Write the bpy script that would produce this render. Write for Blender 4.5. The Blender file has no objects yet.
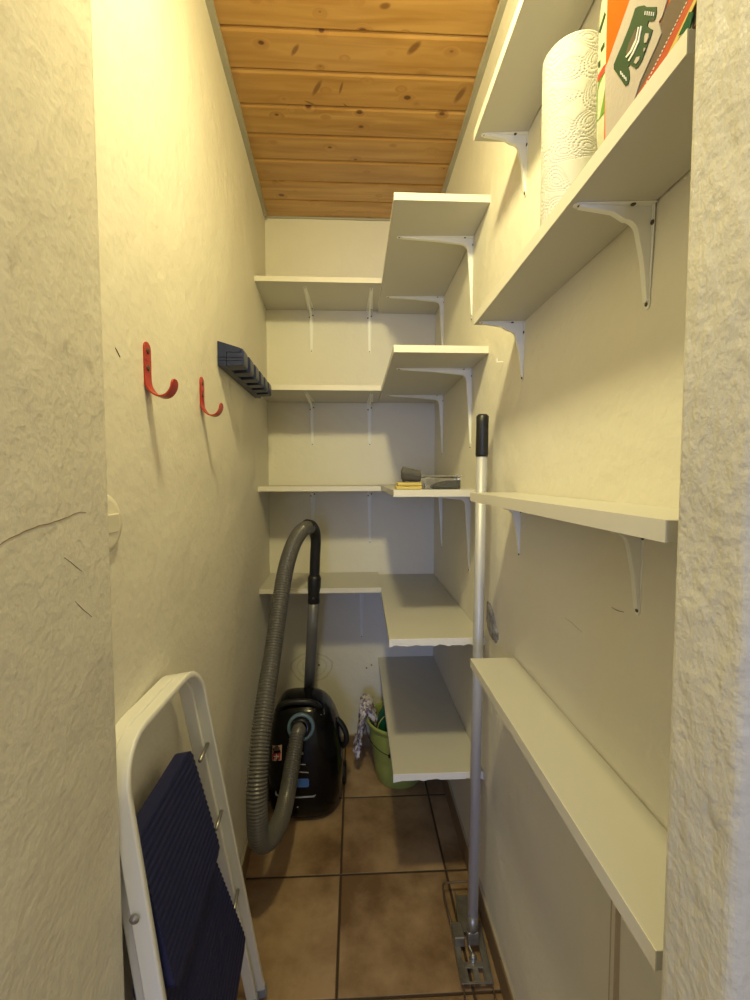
import bpy, bmesh, math, random
from mathutils import Vector, Matrix, noise
from mathutils.bvhtree import BVHTree
C = bpy.context.scene
COL = C.collection
H = 1.25                       # eye height above the floor
random.seed(7)

# ---------------------------------------------------------------- camera, world, light
PIT, YAW, ROL, FPX = -0.0536, 0.0449, -0.0013, 440.76
fw = Vector((math.sin(YAW)*math.cos(PIT), math.cos(YAW)*math.cos(PIT), math.sin(PIT)))
rt0 = Vector((math.cos(YAW), -math.sin(YAW), 0)); up0 = rt0.cross(fw)
rt = rt0*math.cos(ROL) + up0*math.sin(ROL); up = -rt0*math.sin(ROL) + up0*math.cos(ROL)
cam_d = bpy.data.cameras.new('camera'); cam = bpy.data.objects.new('camera', cam_d); COL.objects.link(cam)
M3 = Matrix((rt, up, -fw)).transposed()
cam.matrix_world = Matrix.Translation((0, 0, H)) @ M3.to_4x4()
cam_d.sensor_fit = 'HORIZONTAL'; cam_d.sensor_width = 36; cam_d.lens = FPX*36/750; cam_d.clip_start = .01
C.camera = cam

W = bpy.data.worlds.new('world'); C.world = W; W.use_nodes = True
bg = W.node_tree.nodes['Background']
bg.inputs[0].default_value = (1.0, .92, .72, 1); bg.inputs[1].default_value = .56      # soft light of the hallway
lw_ = bpy.data.lights.new('hallway_window', 'AREA'); lw_.shape = 'RECTANGLE'; lw_.size = .9; lw_.size_y = 1.2; lw_.energy = 32; lw_.color = (.34, .48, 1)
lo = bpy.data.objects.new('hallway_window', lw_); lo.location = (-.60, -3.0, 1.25); lo.rotation_euler = (math.radians(86), 0, math.radians(-8)); COL.objects.link(lo)
LC = (1, .88, .43)
ld = bpy.data.lights.new('ceiling_bulb', 'POINT'); ld.energy = 1.1; ld.color = LC; ld.shadow_soft_size = .05
lo = bpy.data.objects.new('ceiling_bulb', ld); lo.location = (-.035, .44, H+.955); COL.objects.link(lo)
la = bpy.data.lights.new('ceiling_lamp_disc', 'AREA'); la.shape = 'DISK'; la.size = .12; la.energy = 11.2; la.color = LC
lo = bpy.data.objects.new('ceiling_lamp_disc', la); lo.location = (-.035, .44, H+.95); lo.rotation_euler = (math.radians(47), 0, math.radians(-30)); COL.objects.link(lo)
C.view_settings.view_transform = 'Standard'; C.view_settings.look = 'None'
C.view_settings.gamma = 1; C.view_settings.use_curve_mapping = False
C.view_settings.exposure = 0.07

# ---------------------------------------------------------------- measuring helpers (pixel ray -> a plane of the room)
def ray(u, v): return fw + rt*(u-375)/FPX + up*(500-v)/FPX
def onz(u, v, z): d = ray(u, v); return d*(z/d.z)
def ony(u, v, y): d = ray(u, v); return d*(y/d.y)
def onx(u, v, x): d = ray(u, v); return d*(x/d.x)
def V(x, y, z): return Vector((x, y, z))       # z is measured from eye height; obj() adds H
YB, ZC, XR = 1.9845, 1.1206, .3585
def xl(y): return -.3855 - .048*(y-YB)          # left wall is slightly out of square

# ---------------------------------------------------------------- materials
def mat(name, col, rough=.6, metal=0., spec=.5, bump=None, vary=None, trans=0., coat=0.):
    m = bpy.data.materials.new(name); m.use_nodes = True; nt = m.node_tree; N = nt.nodes; L = nt.links
    b = N['Principled BSDF']; b.inputs['Base Color'].default_value = (*col, 1)
    b.inputs['Roughness'].default_value = rough; b.inputs['Metallic'].default_value = metal
    b.inputs['Specular IOR Level'].default_value = spec; b.inputs['Transmission Weight'].default_value = trans
    b.inputs['Coat Weight'].default_value = coat
    tc = N.new('ShaderNodeTexCoord'); tc.location = (-900, 0)
    if vary:                                    # (scale, amount, second colour)
        n = N.new('ShaderNodeTexNoise'); n.inputs['Scale'].default_value = vary[0]; n.inputs['Detail'].default_value = 6
        L.new(tc.outputs['Object'], n.inputs['Vector'])
        r = N.new('ShaderNodeValToRGB'); r.color_ramp.elements[0].position = .5-vary[1]; r.color_ramp.elements[1].position = .5+vary[1]
        r.color_ramp.elements[0].color = (*vary[2], 1); r.color_ramp.elements[1].color = (*col, 1)
        L.new(n.outputs['Fac'], r.inputs['Fac']); L.new(r.outputs['Color'], b.inputs['Base Color'])
    if bump:                                    # list of (scale, strength_mm, stretch)
        prev = None
        for sc, mm, st in bump:
            mp = N.new('ShaderNodeMapping'); mp.inputs['Scale'].default_value = st; L.new(tc.outputs['Object'], mp.inputs['Vector'])
            n = N.new('ShaderNodeTexNoise'); n.inputs['Scale'].default_value = sc; n.inputs['Detail'].default_value = 5
            n.inputs['Roughness'].default_value = .55
            L.new(mp.outputs['Vector'], n.inputs['Vector'])
            bp = N.new('ShaderNodeBump'); bp.inputs['Strength'].default_value = 1; bp.inputs['Distance'].default_value = mm/1000
            L.new(n.outputs['Fac'], bp.inputs['Height'])
            if prev: L.new(prev.outputs['Normal'], bp.inputs['Normal'])
            prev = bp
        L.new(prev.outputs['Normal'], b.inputs['Normal'])
    return m

def node_chain(m):
    nt = m.node_tree; return nt.nodes, nt.links, nt.nodes['Principled BSDF']

def math_node(N, L, op, a, b=None, c=None):
    n = N.new('ShaderNodeMath'); n.operation = op
    for i, v in enumerate((a, b, c)):
        if v is None: continue
        if isinstance(v, (int, float)): n.inputs[i].default_value = v
        else: L.new(v, n.inputs[i])
    return n.outputs[0]
def mix_node(N, L, fac, a, b):
    n = N.new('ShaderNodeMix'); n.data_type = 'RGBA'
    for s, v in ((n.inputs[0], fac), (n.inputs[6], a), (n.inputs[7], b)):
        if isinstance(v, (int, float)): s.default_value = v
        elif isinstance(v, tuple): s.default_value = (*v, 1)
        else: L.new(v, s)
    return n.outputs[2]

WALLC = (.79, .765, .67)
m_wall = mat('wall_paint', WALLC, .75, spec=.3, vary=(2.2, .45, (.74, .70, .60)), bump=[(3.5, 12, (1, 1, 1)), (20, 1.5, (1, 1, 1.3)), (75, .7, (1, 1, 1))])
m_jamb = mat('jamb_plaster', (.70, .67, .58), .5, spec=.45, vary=(4, .4, (.62, .59, .50)), bump=[(5, 14, (1, 1, .7)), (34, 2.4, (1, 1, .4)), (110, 1.2, (1, 1, 1))])
m_jamb2 = mat('rough_jamb_plaster', (.70, .67, .58), .42, spec=.5, vary=(4, .4, (.62, .59, .50)), bump=[(5, 14, (1, 1, .7)), (32, 3.6, (1, 1.6, .6)), (100, 1.7, (1, 1, 1))])
m_hall = mat('hall_paint', (.62, .62, .62), .8, bump=[(40, 1.5, (1, 1, 1))])

def smudges():                                # faint grey rub marks on the left jamb
    N, L, b = node_chain(m_jamb); base = b.inputs['Base Color'].links[0].from_socket
    tc = N.new('ShaderNodeTexCoord'); n = N.new('ShaderNodeTexNoise'); n.inputs['Scale'].default_value = 60; n.inputs['Detail'].default_value = 5
    L.new(tc.outputs['Object'], n.inputs['Vector']); tot = None
    for u, v, rad in ((90, 372, .022), (70, 352, .020), (45, 335, .018), (10, 262, .02)):
        p = onx(u, v, -.283); d = N.new('ShaderNodeVectorMath'); d.operation = 'DISTANCE'; L.new(tc.outputs['Object'], d.inputs[0]); d.inputs[1].default_value = (p.x, p.y, p.z+H)
        k = math_node(N, L, 'SUBTRACT', 1, math_node(N, L, 'MINIMUM', 1, math_node(N, L, 'DIVIDE', d.outputs['Value'], rad)))
        tot = k if tot is None else math_node(N, L, 'MAXIMUM', tot, k)
    mr = N.new('ShaderNodeMapRange'); mr.inputs[1].default_value = .48; mr.inputs[2].default_value = .62; L.new(n.outputs['Fac'], mr.inputs[0])
    L.new(mix_node(N, L, math_node(N, L, 'MULTIPLY', math_node(N, L, 'MULTIPLY', tot, mr.outputs[0]), .55), base, (.28, .25, .20)), b.inputs['Base Color'])
smudges()
# back wall: adds a faint brushed ring stain low on the wall
m_back = mat('back_wall_paint', WALLC, .75, spec=.3, vary=(2.2, .45, (.74, .70, .60)), bump=[(3.5, 12, (1, 1, 1)), (24, 2.2, (1, 1, 1)), (80, .8, (1, 1, 1))])
def ring_stain():
    N, L, b = node_chain(m_back)
    base = b.inputs['Base Color'].links[0].from_socket
    tc = N.new('ShaderNodeTexCoord'); sp = N.new('ShaderNodeSeparateXYZ'); L.new(tc.outputs['Object'], sp.inputs[0])
    nz = N.new('ShaderNodeTexNoise'); nz.inputs['Scale'].default_value = 14; nz.inputs['Detail'].default_value = 4
    L.new(tc.outputs['Object'], nz.inputs['Vector'])
    dx = math_node(N, L, 'SUBTRACT', sp.outputs[0], -.203); dz = math_node(N, L, 'SUBTRACT', sp.outputs[2], H-.872)
    r = math_node(N, L, 'SQRT', math_node(N, L, 'ADD', math_node(N, L, 'MULTIPLY', dx, dx), math_node(N, L, 'MULTIPLY', math_node(N, L, 'MULTIPLY', dz, dz), 1.9)))
    r = math_node(N, L, 'ADD', r, math_node(N, L, 'MULTIPLY', math_node(N, L, 'SUBTRACT', nz.outputs['Fac'], .5), .045))
    ring = None
    for rr, wd, am in ((.094, .006, .75), (.066, .007, .5), (.035, .006, .35)):
        g = math_node(N, L, 'MULTIPLY', math_node(N, L, 'SMOOTH_MAX', 0, math_node(N, L, 'SUBTRACT', 1, math_node(N, L, 'DIVIDE', math_node(N, L, 'ABSOLUTE', math_node(N, L, 'SUBTRACT', r, rr)), wd)), 0), am)
        ring = g if ring is None else math_node(N, L, 'MAXIMUM', ring, g)
    n2 = N.new('ShaderNodeTexNoise'); n2.inputs['Scale'].default_value = 30; L.new(tc.outputs['Object'], n2.inputs['Vector'])
    fac = math_node(N, L, 'MULTIPLY', ring, math_node(N, L, 'MULTIPLY', n2.outputs['Fac'], .9))
    L.new(mix_node(N, L, fac, base, (.28, .21, .12)), b.inputs['Base Color'])
ring_stain()

# floor tiles
TX, TY, TW = -.0494, 1.3233, .3324
m_floor = mat('floor_tiles', (.2, .14, .08), .42, spec=.5)
def floor_nodes():
    N, L, b = node_chain(m_floor)
    tc = N.new('ShaderNodeTexCoord'); sp = N.new('ShaderNodeSeparateXYZ'); L.new(tc.outputs['Object'], sp.inputs[0])
    def edge(o, off):
        u = math_node(N, L, 'DIVIDE', math_node(N, L, 'SUBTRACT', o, off), TW)
        f = math_node(N, L, 'FRACT', u)
        return math_node(N, L, 'MULTIPLY', math_node(N, L, 'MINIMUM', f, math_node(N, L, 'SUBTRACT', 1, f)), TW), math_node(N, L, 'FLOOR', u)
    ex, ix = edge(sp.outputs[0], TX); ey, iy = edge(sp.outputs[1], TY)
    e = math_node(N, L, 'MINIMUM', ex, ey)
    mr = N.new('ShaderNodeMapRange'); mr.inputs[1].default_value = .0022; mr.inputs[2].default_value = .0045; L.new(e, mr.inputs[0])
    n = N.new('ShaderNodeTexNoise'); n.inputs['Scale'].default_value = 5.5; n.inputs['Detail'].default_value = 7; n.inputs['Roughness'].default_value = .6
    cb = N.new('ShaderNodeCombineXYZ'); L.new(ix, cb.inputs[0]); L.new(iy, cb.inputs[1])
    wn = N.new('ShaderNodeTexWhiteNoise'); L.new(cb.outputs[0], wn.inputs['Vector'])
    va = N.new('ShaderNodeVectorMath'); va.operation = 'MULTIPLY_ADD'; L.new(wn.outputs['Color'], va.inputs[0]); va.inputs[1].default_value = (9, 9, 9); L.new(tc.outputs['Object'], va.inputs[2])
    L.new(va.outputs[0], n.inputs['Vector'])
    cr = N.new('ShaderNodeValToRGB'); E = cr.color_ramp.elements
    E[0].position = .34; E[0].color = (.18, .105, .05, 1); E[1].position = .64; E[1].color = (.45, .31, .185, 1)
    L.new(n.outputs['Fac'], cr.inputs['Fac'])
    tint = mix_node(N, L, math_node(N, L, 'MULTIPLY', wn.outputs['Value'], .22), cr.outputs['Color'], (.26, .16, .085))
    L.new(mix_node(N, L, mr.outputs[0], (.07, .045, .028), tint), b.inputs['Base Color'])
    bp = N.new('ShaderNodeBump'); bp.inputs['Distance'].default_value = .0022; L.new(mr.outputs[0], bp.inputs['Height'])
    n2 = N.new('ShaderNodeTexNoise'); n2.inputs['Scale'].default_value = 45; L.new(tc.outputs['Object'], n2.inputs['Vector'])
    b2 = N.new('ShaderNodeBump'); b2.inputs['Distance'].default_value = .0008; L.new(n2.outputs['Fac'], b2.inputs['Height']); L.new(bp.outputs[0], b2.inputs['Normal'])
    L.new(b2.outputs[0], b.inputs['Normal'])
floor_nodes()

# pine boards
BW = .1152
m_pine = mat('varnished_pine', (.6, .3, .1), .33, spec=.5, coat=.25)
def pine_nodes():
    N, L, b = node_chain(m_pine)
    tc = N.new('ShaderNodeTexCoord'); sp = N.new('ShaderNodeSeparateXYZ'); L.new(tc.outputs['Object'], sp.inputs[0])
    ib = math_node(N, L, 'FLOOR', math_node(N, L, 'DIVIDE', math_node(N, L, 'SUBTRACT', YB, sp.outputs[1]), BW))
    wn = N.new('ShaderNodeTexWhiteNoise'); wn.noise_dimensions = '1D'; L.new(ib, wn.inputs['W'])
    cb = N.new('ShaderNodeCombineXYZ'); L.new(math_node(N, L, 'MULTIPLY', wn.outputs['Value'], 30), cb.inputs[0]); L.new(math_node(N, L, 'MULTIPLY', ib, 3.7), cb.inputs[2])
    ad = N.new('ShaderNodeVectorMath'); ad.operation = 'ADD'; L.new(tc.outputs['Object'], ad.inputs[0]); L.new(cb.outputs[0], ad.inputs[1])
    # knots
    mp = N.new('ShaderNodeMapping'); mp.inputs['Scale'].default_value = (12, 17, 3); L.new(ad.outputs[0], mp.inputs['Vector'])
    vo = N.new('ShaderNodeTexVoronoi'); vo.inputs['Scale'].default_value = 1; L.new(mp.outputs[0], vo.inputs['Vector'])
    sc = N.new('ShaderNodeSeparateColor'); L.new(vo.outputs['Color'], sc.inputs[0])
    size = math_node(N, L, 'MULTIPLY', math_node(N, L, 'POWER', sc.outputs[0], 1.8), .17)
    k1 = math_node(N, L, 'SUBTRACT', size, vo.outputs['Distance'])
    mk = N.new('ShaderNodeMapRange'); mk.inputs[1].default_value = -.015; mk.inputs[2].default_value = .03; L.new(k1, mk.inputs[0])
    halo = N.new('ShaderNodeMapRange'); halo.inputs[1].default_value = -.22; halo.inputs[2].default_value = .02; L.new(k1, halo.inputs[0])
    # grain running along x, bent around knots
    m2 = N.new('ShaderNodeMapping'); m2.inputs['Scale'].default_value = (2.2, 26, 4); L.new(ad.outputs[0], m2.inputs['Vector'])
    sh = N.new('ShaderNodeVectorMath'); sh.operation = 'ADD'; L.new(m2.outputs[0], sh.inputs[0])
    cz = N.new('ShaderNodeCombineXYZ'); L.new(math_node(N, L, 'MULTIPLY', halo.outputs[0], 1.2), cz.inputs[1]); L.new(cz.outputs[0], sh.inputs[1])
    g = N.new('ShaderNodeTexNoise'); g.inputs['Scale'].default_value = 1.3; g.inputs['Detail'].default_value = 5; g.inputs['Distortion'].default_value = .6; L.new(sh.outputs[0], g.inputs['Vector'])
    cr = N.new('ShaderNodeValToRGB'); E = cr.color_ramp.elements
    E[0].position = .30; E[0].color = (.40, .205, .05, 1); E[1].position = .66; E[1].color = (.62, .37, .13, 1)
    L.new(g.outputs['Fac'], cr.inputs['Fac'])
    c = mix_node(N, L, math_node(N, L, 'MULTIPLY', wn.outputs['Value'], .35), cr.outputs['Color'], (.42, .21, .055))
    c = mix_node(N, L, math_node(N, L, 'MULTIPLY', halo.outputs[0], .35), c, (.34, .14, .035))
    c = mix_node(N, L, math_node(N, L, 'MULTIPLY', mk.outputs[0], .9), c, (.10, .035, .012))
    # a few long slanting knots, measured on the boards
    for (u, v), ang, ra, rb in (((295, 50), 55, .020, .0065), ((414, 48), 50, .024, .010), ((317, 88), 60, .030, .0075), ((341, 88), 75, .022, .004), ((460, 95), 70, .030, .010), ((310, 103), -25, .018, .004), ((346, 106), -50, .012, .003), ((385, 6), 10, .014, .008)):
        p = onz(u, v, ZC); ca, sa = math.cos(math.radians(ang)), math.sin(math.radians(ang))
        dx = math_node(N, L, 'SUBTRACT', sp.outputs[0], p.x); dy = math_node(N, L, 'SUBTRACT', sp.outputs[1], p.y)
        e1 = math_node(N, L, 'DIVIDE', math_node(N, L, 'ADD', math_node(N, L, 'MULTIPLY', dx, ca), math_node(N, L, 'MULTIPLY', dy, -sa)), ra)
        e2 = math_node(N, L, 'DIVIDE', math_node(N, L, 'ADD', math_node(N, L, 'MULTIPLY', dx, sa), math_node(N, L, 'MULTIPLY', dy, ca)), rb)
        q = math_node(N, L, 'ADD', math_node(N, L, 'MULTIPLY', e1, e1), math_node(N, L, 'MULTIPLY', e2, e2))
        kr = N.new('ShaderNodeMapRange'); kr.inputs[1].default_value = 1.3; kr.inputs[2].default_value = .3; L.new(q, kr.inputs[0])
        c = mix_node(N, L, math_node(N, L, 'MULTIPLY', kr.outputs[0], .75), c, (.15, .055, .015))
    L.new(c, b.inputs['Base Color'])
pine_nodes()

m_shelf = mat('white_melamine', (.55, .535, .485), .38, spec=.45, bump=[(160, .12, (1, 1, 1))])
m_edge = mat('shelf_edging', (.72, .69, .60), .45)
m_chip = mat('chipped_edge', (.83, .82, .80), .8, bump=[(120, 1.2, (1, 1, 1))])
m_brk = mat('white_enamelled_steel', (.84, .84, .79), .35)
m_screw = mat('dark_screw', (.10, .085, .06), .45, metal=.6)
m_red = mat('red_lacquer', (.44, .032, .012), .32, vary=(30, .2, (.36, .022, .009)))
m_navy = mat('navy_plastic', (.010, .018, .070), .38, bump=[(60, .3, (1, 1, 1))])
m_step = mat('navy_step_plastic', (.006, .010, .062), .5)
m_ladder = mat('white_powder_coat', (.80, .80, .77), .3, coat=.3)
m_foot = mat('grey_rubber', (.30, .32, .40), .6)
m_skirt = mat('brown_tile_skirting', (.27, .18, .10), .45, vary=(9, .3, (.20, .125, .065)), bump=[(50, .6, (1, 1, 1))])
m_mortar = mat('pale_mortar', (.42, .38, .30), .8, bump=[(60, 1.5, (1, 1, 1))])
m_trim = mat('grey_trim', (.42, .40, .34), .8, bump=[(60, 2, (1, 1, 1))])
m_black = mat('gloss_black_plastic', (.003, .003, .0035), .17, spec=.3)
m_blackm = mat('black_plastic', (.012, .012, .013), .4)
m_hose = mat('grey_hose_plastic', (.115, .11, .105), .33, spec=.6)
m_tube = mat('grey_tube', (.17, .17, .175), .35, metal=.25)
m_bluering = mat('blue_grey_ring', (.13, .21, .29), .3)
m_panel = mat('blue_panel', (.06, .16, .50), .35)
m_line = mat('silver_line', (.45, .47, .52), .3, metal=.3)
m_white = mat('white_print', (.75, .73, .70), .5)
m_stred = mat('red_print', (.42, .03, .06), .5)
m_stpink = mat('pink_print', (.62, .40, .34), .5)
m_alu = mat('brushed_aluminium', (.52, .53, .57), .48, metal=.35)
m_steel = mat('galvanised_steel', (.42, .405, .38), .35, metal=.75, vary=(40, .3, (.24, .23, .21)))
m_wire = mat('steel_wire', (.34, .27, .22), .3, metal=.9)
m_green = mat('lime_green_plastic', (.36, .43, .10), .38)
m_dgreen = mat('dark_green_plastic', (.005, .09, .045), .25)
m_paper = mat('paper_towel', (.56, .545, .50), .9, spec=.1)
m_clear = mat('clear_plastic', (.97, .97, .95), .06, trans=.96)
m_grey = mat('grey_rag_cloth', (.085, .08, .075), .9, bump=[(120, 1.2, (1, 1, 1))])
m_yellow = mat('yellow_sponge_cloth', (.58, .46, .13), .85, bump=[(140, 1.0, (1, 1, 1))])
m_parts = mat('dark_grey_parts', (.02, .025, .03), .5, bump=[(90, 4, (1, 1, 1))])
m_orange = mat('orange_print', (.68, .125, .004), .35)
m_pad = mat('grey_white_pad', (.44, .385, .34), .85, bump=[(200, .5, (1, 1, 1))])
m_egreen = mat('green_emblem', (.012, .052, .011), .6)
m_card = mat('white_card', (.75, .72, .62), .5)
m_brown = mat('dark_brown_print', (.12, .085, .06), .5)
m_redor = mat('red_orange_band', (.46, .065, .012), .5)
m_leaf = mat('leaf_green_print', (.14, .30, .04), .4)
m_film = mat('pale_film', (.62, .64, .46), .25)
m_redt = mat('red_letters', (.70, .05, .03), .5)
m_crack = mat('crack_dark', (.20, .155, .095), .9)
m_rawgrey = mat('raw_grey_mortar', (.46, .45, .45), .95, vary=(60, .2, (.22, .21, .22)), bump=[(80, 6, (1, 1, 1))])
m_switch = mat('cream_switch_plastic', (.80, .76, .62), .3)
m_duct = mat('cream_duct', (.74, .70, .60), .5)
m_ductl = mat('brown_seam', (.52, .43, .32), .8)
def cloth_mat():
    m = mat('patterned_cloth', (.7, .68, .74), .9); N, L, b = node_chain(m)
    tc = N.new('ShaderNodeTexCoord'); v = N.new('ShaderNodeTexNoise'); v.inputs['Scale'].default_value = 55; v.inputs['Detail'].default_value = 3
    L.new(tc.outputs['Object'], v.inputs['Vector']); r = N.new('ShaderNodeValToRGB'); E = r.color_ramp.elements
    E[0].position = .42; E[0].color = (.22, .17, .24, 1); E[1].position = .52; E[1].color = (.74, .70, .76, 1)
    L.new(v.outputs['Fac'], r.inputs['Fac']); L.new(r.outputs['Color'], b.inputs['Base Color']); return m
m_cloth = cloth_mat()

# ---------------------------------------------------------------- object helpers
ORG = {}
def org(o): return ORG[o.name] if o else Vector((0, 0, -H))
def tag(o, label=None, cat=None, group=None, kind=None):
    if label: o['label'] = label
    if cat: o['category'] = cat
    if group: o['group'] = group
    if kind: o['kind'] = kind
    return o
def thing(name, loc, label, cat, group=None):
    o = bpy.data.objects.new(name, None); COL.objects.link(o); o.empty_display_size = .05
    o.location = (loc[0], loc[1], loc[2]+H); ORG[o.name] = Vector(loc)
    return tag(o, label, cat, group)
def obj(name, bm, m, parent=None, smooth=False, bev=0, seg=2, at=None):
    me = bpy.data.meshes.new(name)
    base = org(parent) if parent else (Vector(at) if at is not None else None)
    if base is None:
        base = Vector((0, 0, -H))
    bmesh.ops.translate(bm, verts=bm.verts, vec=-base)
    bmesh.ops.recalc_face_normals(bm, faces=bm.faces)
    bm.to_mesh(me); bm.free()
    for mm in (m if isinstance(m, (list, tuple)) else [m]): me.materials.append(mm)
    o = bpy.data.objects.new(name, me); COL.objects.link(o)
    if parent:
        o.parent = parent
    else:
        o.location = (base.x, base.y, base.z+H)
    ORG[o.name] = base
    if smooth:
        for p in me.polygons: p.use_smooth = True
    if bev:
        md = o.modifiers.new('bevel', 'BEVEL'); md.width = bev; md.segments = seg; md.limit_method = 'ANGLE'; md.angle_limit = math.radians(40)
        for p in me.polygons: p.use_smooth = True
        md.harden_normals = True
    return o
def NB(): return bmesh.new()
def box(bm, x0, x1, y0, y1, z0, z1):
    vs = [bm.verts.new((x, y, z)) for z in (z0, z1) for x, y in ((x0, y0), (x1, y0), (x1, y1), (x0, y1))]
    for f in ((0, 3, 2, 1), (4, 5, 6, 7), (0, 1, 5, 4), (1, 2, 6, 5), (2, 3, 7, 6), (3, 0, 4, 7)): bm.faces.new([vs[i] for i in f])
    return bm
def prism(bm, pts, d):                    # closed polygon of 3-D points pushed along d
    d = Vector(d); a = [bm.verts.new(p) for p in pts]; b = [bm.verts.new(Vector(p)+d) for p in pts]; n = len(pts)
    bm.faces.new(a); bm.faces.new(b[::-1])
    for i in range(n): bm.faces.new((a[i], b[i], b[(i+1) % n], a[(i+1) % n]))
    return bm
def smoothpath(P, n):                     # Catmull-Rom
    P = [Vector(p) for p in P]; P = [P[0]*2-P[1]] + P + [P[-1]*2-P[-2]]; out = []; m = len(P)-3
    for i in range(n+1):
        t = i/n*m; k = min(int(t), m-1); f = t-k; a, b, c, d = P[k:k+4]
        out.append(.5*((2*b) + (c-a)*f + (2*a-5*b+4*c-d)*f*f + (3*b-a-3*c+d)*f**3))
    return out
def even(P, step):
    ds = [0]
    for a, b in zip(P, P[1:]): ds.append(ds[-1]+(b-a).length)
    n = max(2, int(ds[-1]/step)); out = []; j = 0
    for i in range(n+1):
        t = ds[-1]*i/n
        while j < len(ds)-2 and ds[j+1] < t: j += 1
        f = (t-ds[j])/max(1e-9, ds[j+1]-ds[j]); out.append(P[j].lerp(P[j+1], f))
    return out
def sweep(bm, P, R, seg=16, cap=True, sec=None, upv=None):
    """tube (or section sec of (a,b) pairs) along P; R number or list"""
    P = [Vector(p) for p in P]; n = len(P); rings = []; nrm = None
    for i, p in enumerate(P):
        t = (P[min(i+1, n-1)]-P[max(i-1, 0)]).normalized()
        if upv is not None: nrm = (Vector(upv) - t*t.dot(Vector(upv))).normalized()
        elif nrm is None:
            a = Vector((0, 0, 1)) if abs(t.z) < .9 else Vector((1, 0, 0)); nrm = (a - t*t.dot(a)).normalized()
        else: nrm = (nrm - t*t.dot(nrm)).normalized()
        bi = t.cross(nrm); r = R[i] if isinstance(R, (list, tuple)) else R
        if sec: rings.append([bm.verts.new(p + nrm*a*r + bi*b*r) for a, b in sec])
        else: rings.append([bm.verts.new(p + nrm*r*math.cos(2*math.pi*k/seg) + bi*r*math.sin(2*math.pi*k/seg)) for k in range(seg)])
    m = len(rings[0])
    for a, b in zip(rings, rings[1:]):
        for k in range(m): bm.faces.new((a[k], a[(k+1) % m], b[(k+1) % m], b[k]))
    if cap: bm.faces.new(rings[0][::-1]); bm.faces.new(rings[-1])
    return bm
def lathe(bm, prof, c=(0, 0, 0), seg=40, axis=None):
    c = Vector(c); rings = []
    Q = Vector((0, 0, 1)).rotation_difference(Vector(axis)).to_matrix() if axis is not None else Matrix.Identity(3)
    for r, z in prof:
        rings.append([bm.verts.new(c + Q @ Vector((max(r, 1e-5)*math.cos(2*math.pi*k/seg), max(r, 1e-5)*math.sin(2*math.pi*k/seg), z))) for k in range(seg)])
    for a, b in zip(rings, rings[1:]):
        for k in range(seg): bm.faces.new((a[k], a[(k+1) % seg], b[(k+1) % seg], b[k]))
    return bm
def screw(parent, p, n, r=.0032):
    return obj('screw', lathe(NB(), [(0, 0), (r, 0), (r*.8, .0012), (r*.25, .0016), (.0001, .0010)], p, 10, n), m_screw, parent, smooth=True)

# ---------------------------------------------------------------- the room
def struct(name, bm, m, **k): return tag(obj(name, bm, m, **k), kind='structure')
bm = NB(); box(bm, -2.5, 2.5, -5, YB+.05, -H-.1, -H); struct('floor', bm, m_floor)

def wavy_wall(name, A, B, z0, z1, thick, m, amp=.003, step=.03):
    """plaster wall face from A to B (xy), outward thickness vector; gently uneven surface"""
    bm = NB(); A = Vector((*A, 0)); B = Vector((*B, 0)); d = B-A; n = max(2, int(d.length/step)); nz = max(2, int((z1-z0)/step)); t = Vector((*thick, 0)); nn = t.normalized()
    g = [[None]*(nz+1) for _ in range(n+1)]
    for i in range(n+1):
        for j in range(nz+1):
            p = A + d*(i/n) + Vector((0, 0, z0+(z1-z0)*j/nz))
            e = min(1, i/3, (n-i)/3)
            g[i][j] = bm.verts.new(p + nn*amp*e*noise.noise(p*3.1))
    for i in range(n):
        for j in range(nz): bm.faces.new((g[i][j], g[i+1][j], g[i+1][j+1], g[i][j+1]))
    q = [[bm.verts.new(A+d*i+Vector((0, 0, z))+t) for z in (z0, z1)] for i in (0, 1)]
    bm.faces.new((q[0][0], q[0][1], q[1][1], q[1][0]))
    bm.faces.new([g[i][0] for i in range(n+1)] + [q[1][0], q[0][0]])
    bm.faces.new([g[i][nz] for i in range(n+1)] + [q[1][1], q[0][1]])
    bm.faces.new([g[0][j] for j in range(nz+1)] + [q[0][1], q[0][0]])
    bm.faces.new([g[n][j] for j in range(nz+1)] + [q[1][1], q[1][0]])
    return struct(name, bm, m, smooth=False)
wl = wavy_wall('wall_left', (xl(.40), .40), (xl(YB+.05), YB+.05), -H, ZC+.05, (-.12, 0), m_wall)
wr = wavy_wall('wall_right', (XR, .28), (XR, YB+.05), -H, ZC+.05, (.12, 0), m_wall)
wb = wavy_wall('wall_back', (xl(YB), YB), (XR, YB), -H, ZC+.05, (0, .12), m_back, amp=.002)

# doorway: thick jamb on the left, thin one on the right, lintel above
def rounded_block(bm, x0, x1, y0, y1, z0, z1, side):
    """wall block whose visible vertical edges are softly rounded; side=+1 rounds the +x side"""
    r = .008; pts = []
    xs, xo = (x1, x0) if side > 0 else (x0, x1)
    for cy, a0 in ((y1-r, 90), (y0+r, 0)):
        for k in range(5):
            a = math.radians(a0 - k*22.5); pts.append((xs - side*r + side*r*math.cos(a), cy + r*math.sin(a)))
    pts += [(xo, y0), (xo, y1)]
    prism(bm, [V(x, y, z0) for x, y in pts], (0, 0, z1-z0)); return bm
JL, JR = -.283, .2465
bm = rounded_block(NB(), -1.5, JL, .262, .523, -H, ZC+.05, 1); jl = struct('wall_front', bm, m_jamb)
bm = rounded_block(NB(), JR, 1.5, .262, .33, -H, ZC+.05, -1); struct('wall_front_right', bm, m_jamb2)
bm = NB(); box(bm, JL-.01, JR+.01, .265, .33, .80, ZC+.05); struct('wall_front_lintel', bm, m_jamb)

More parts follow.
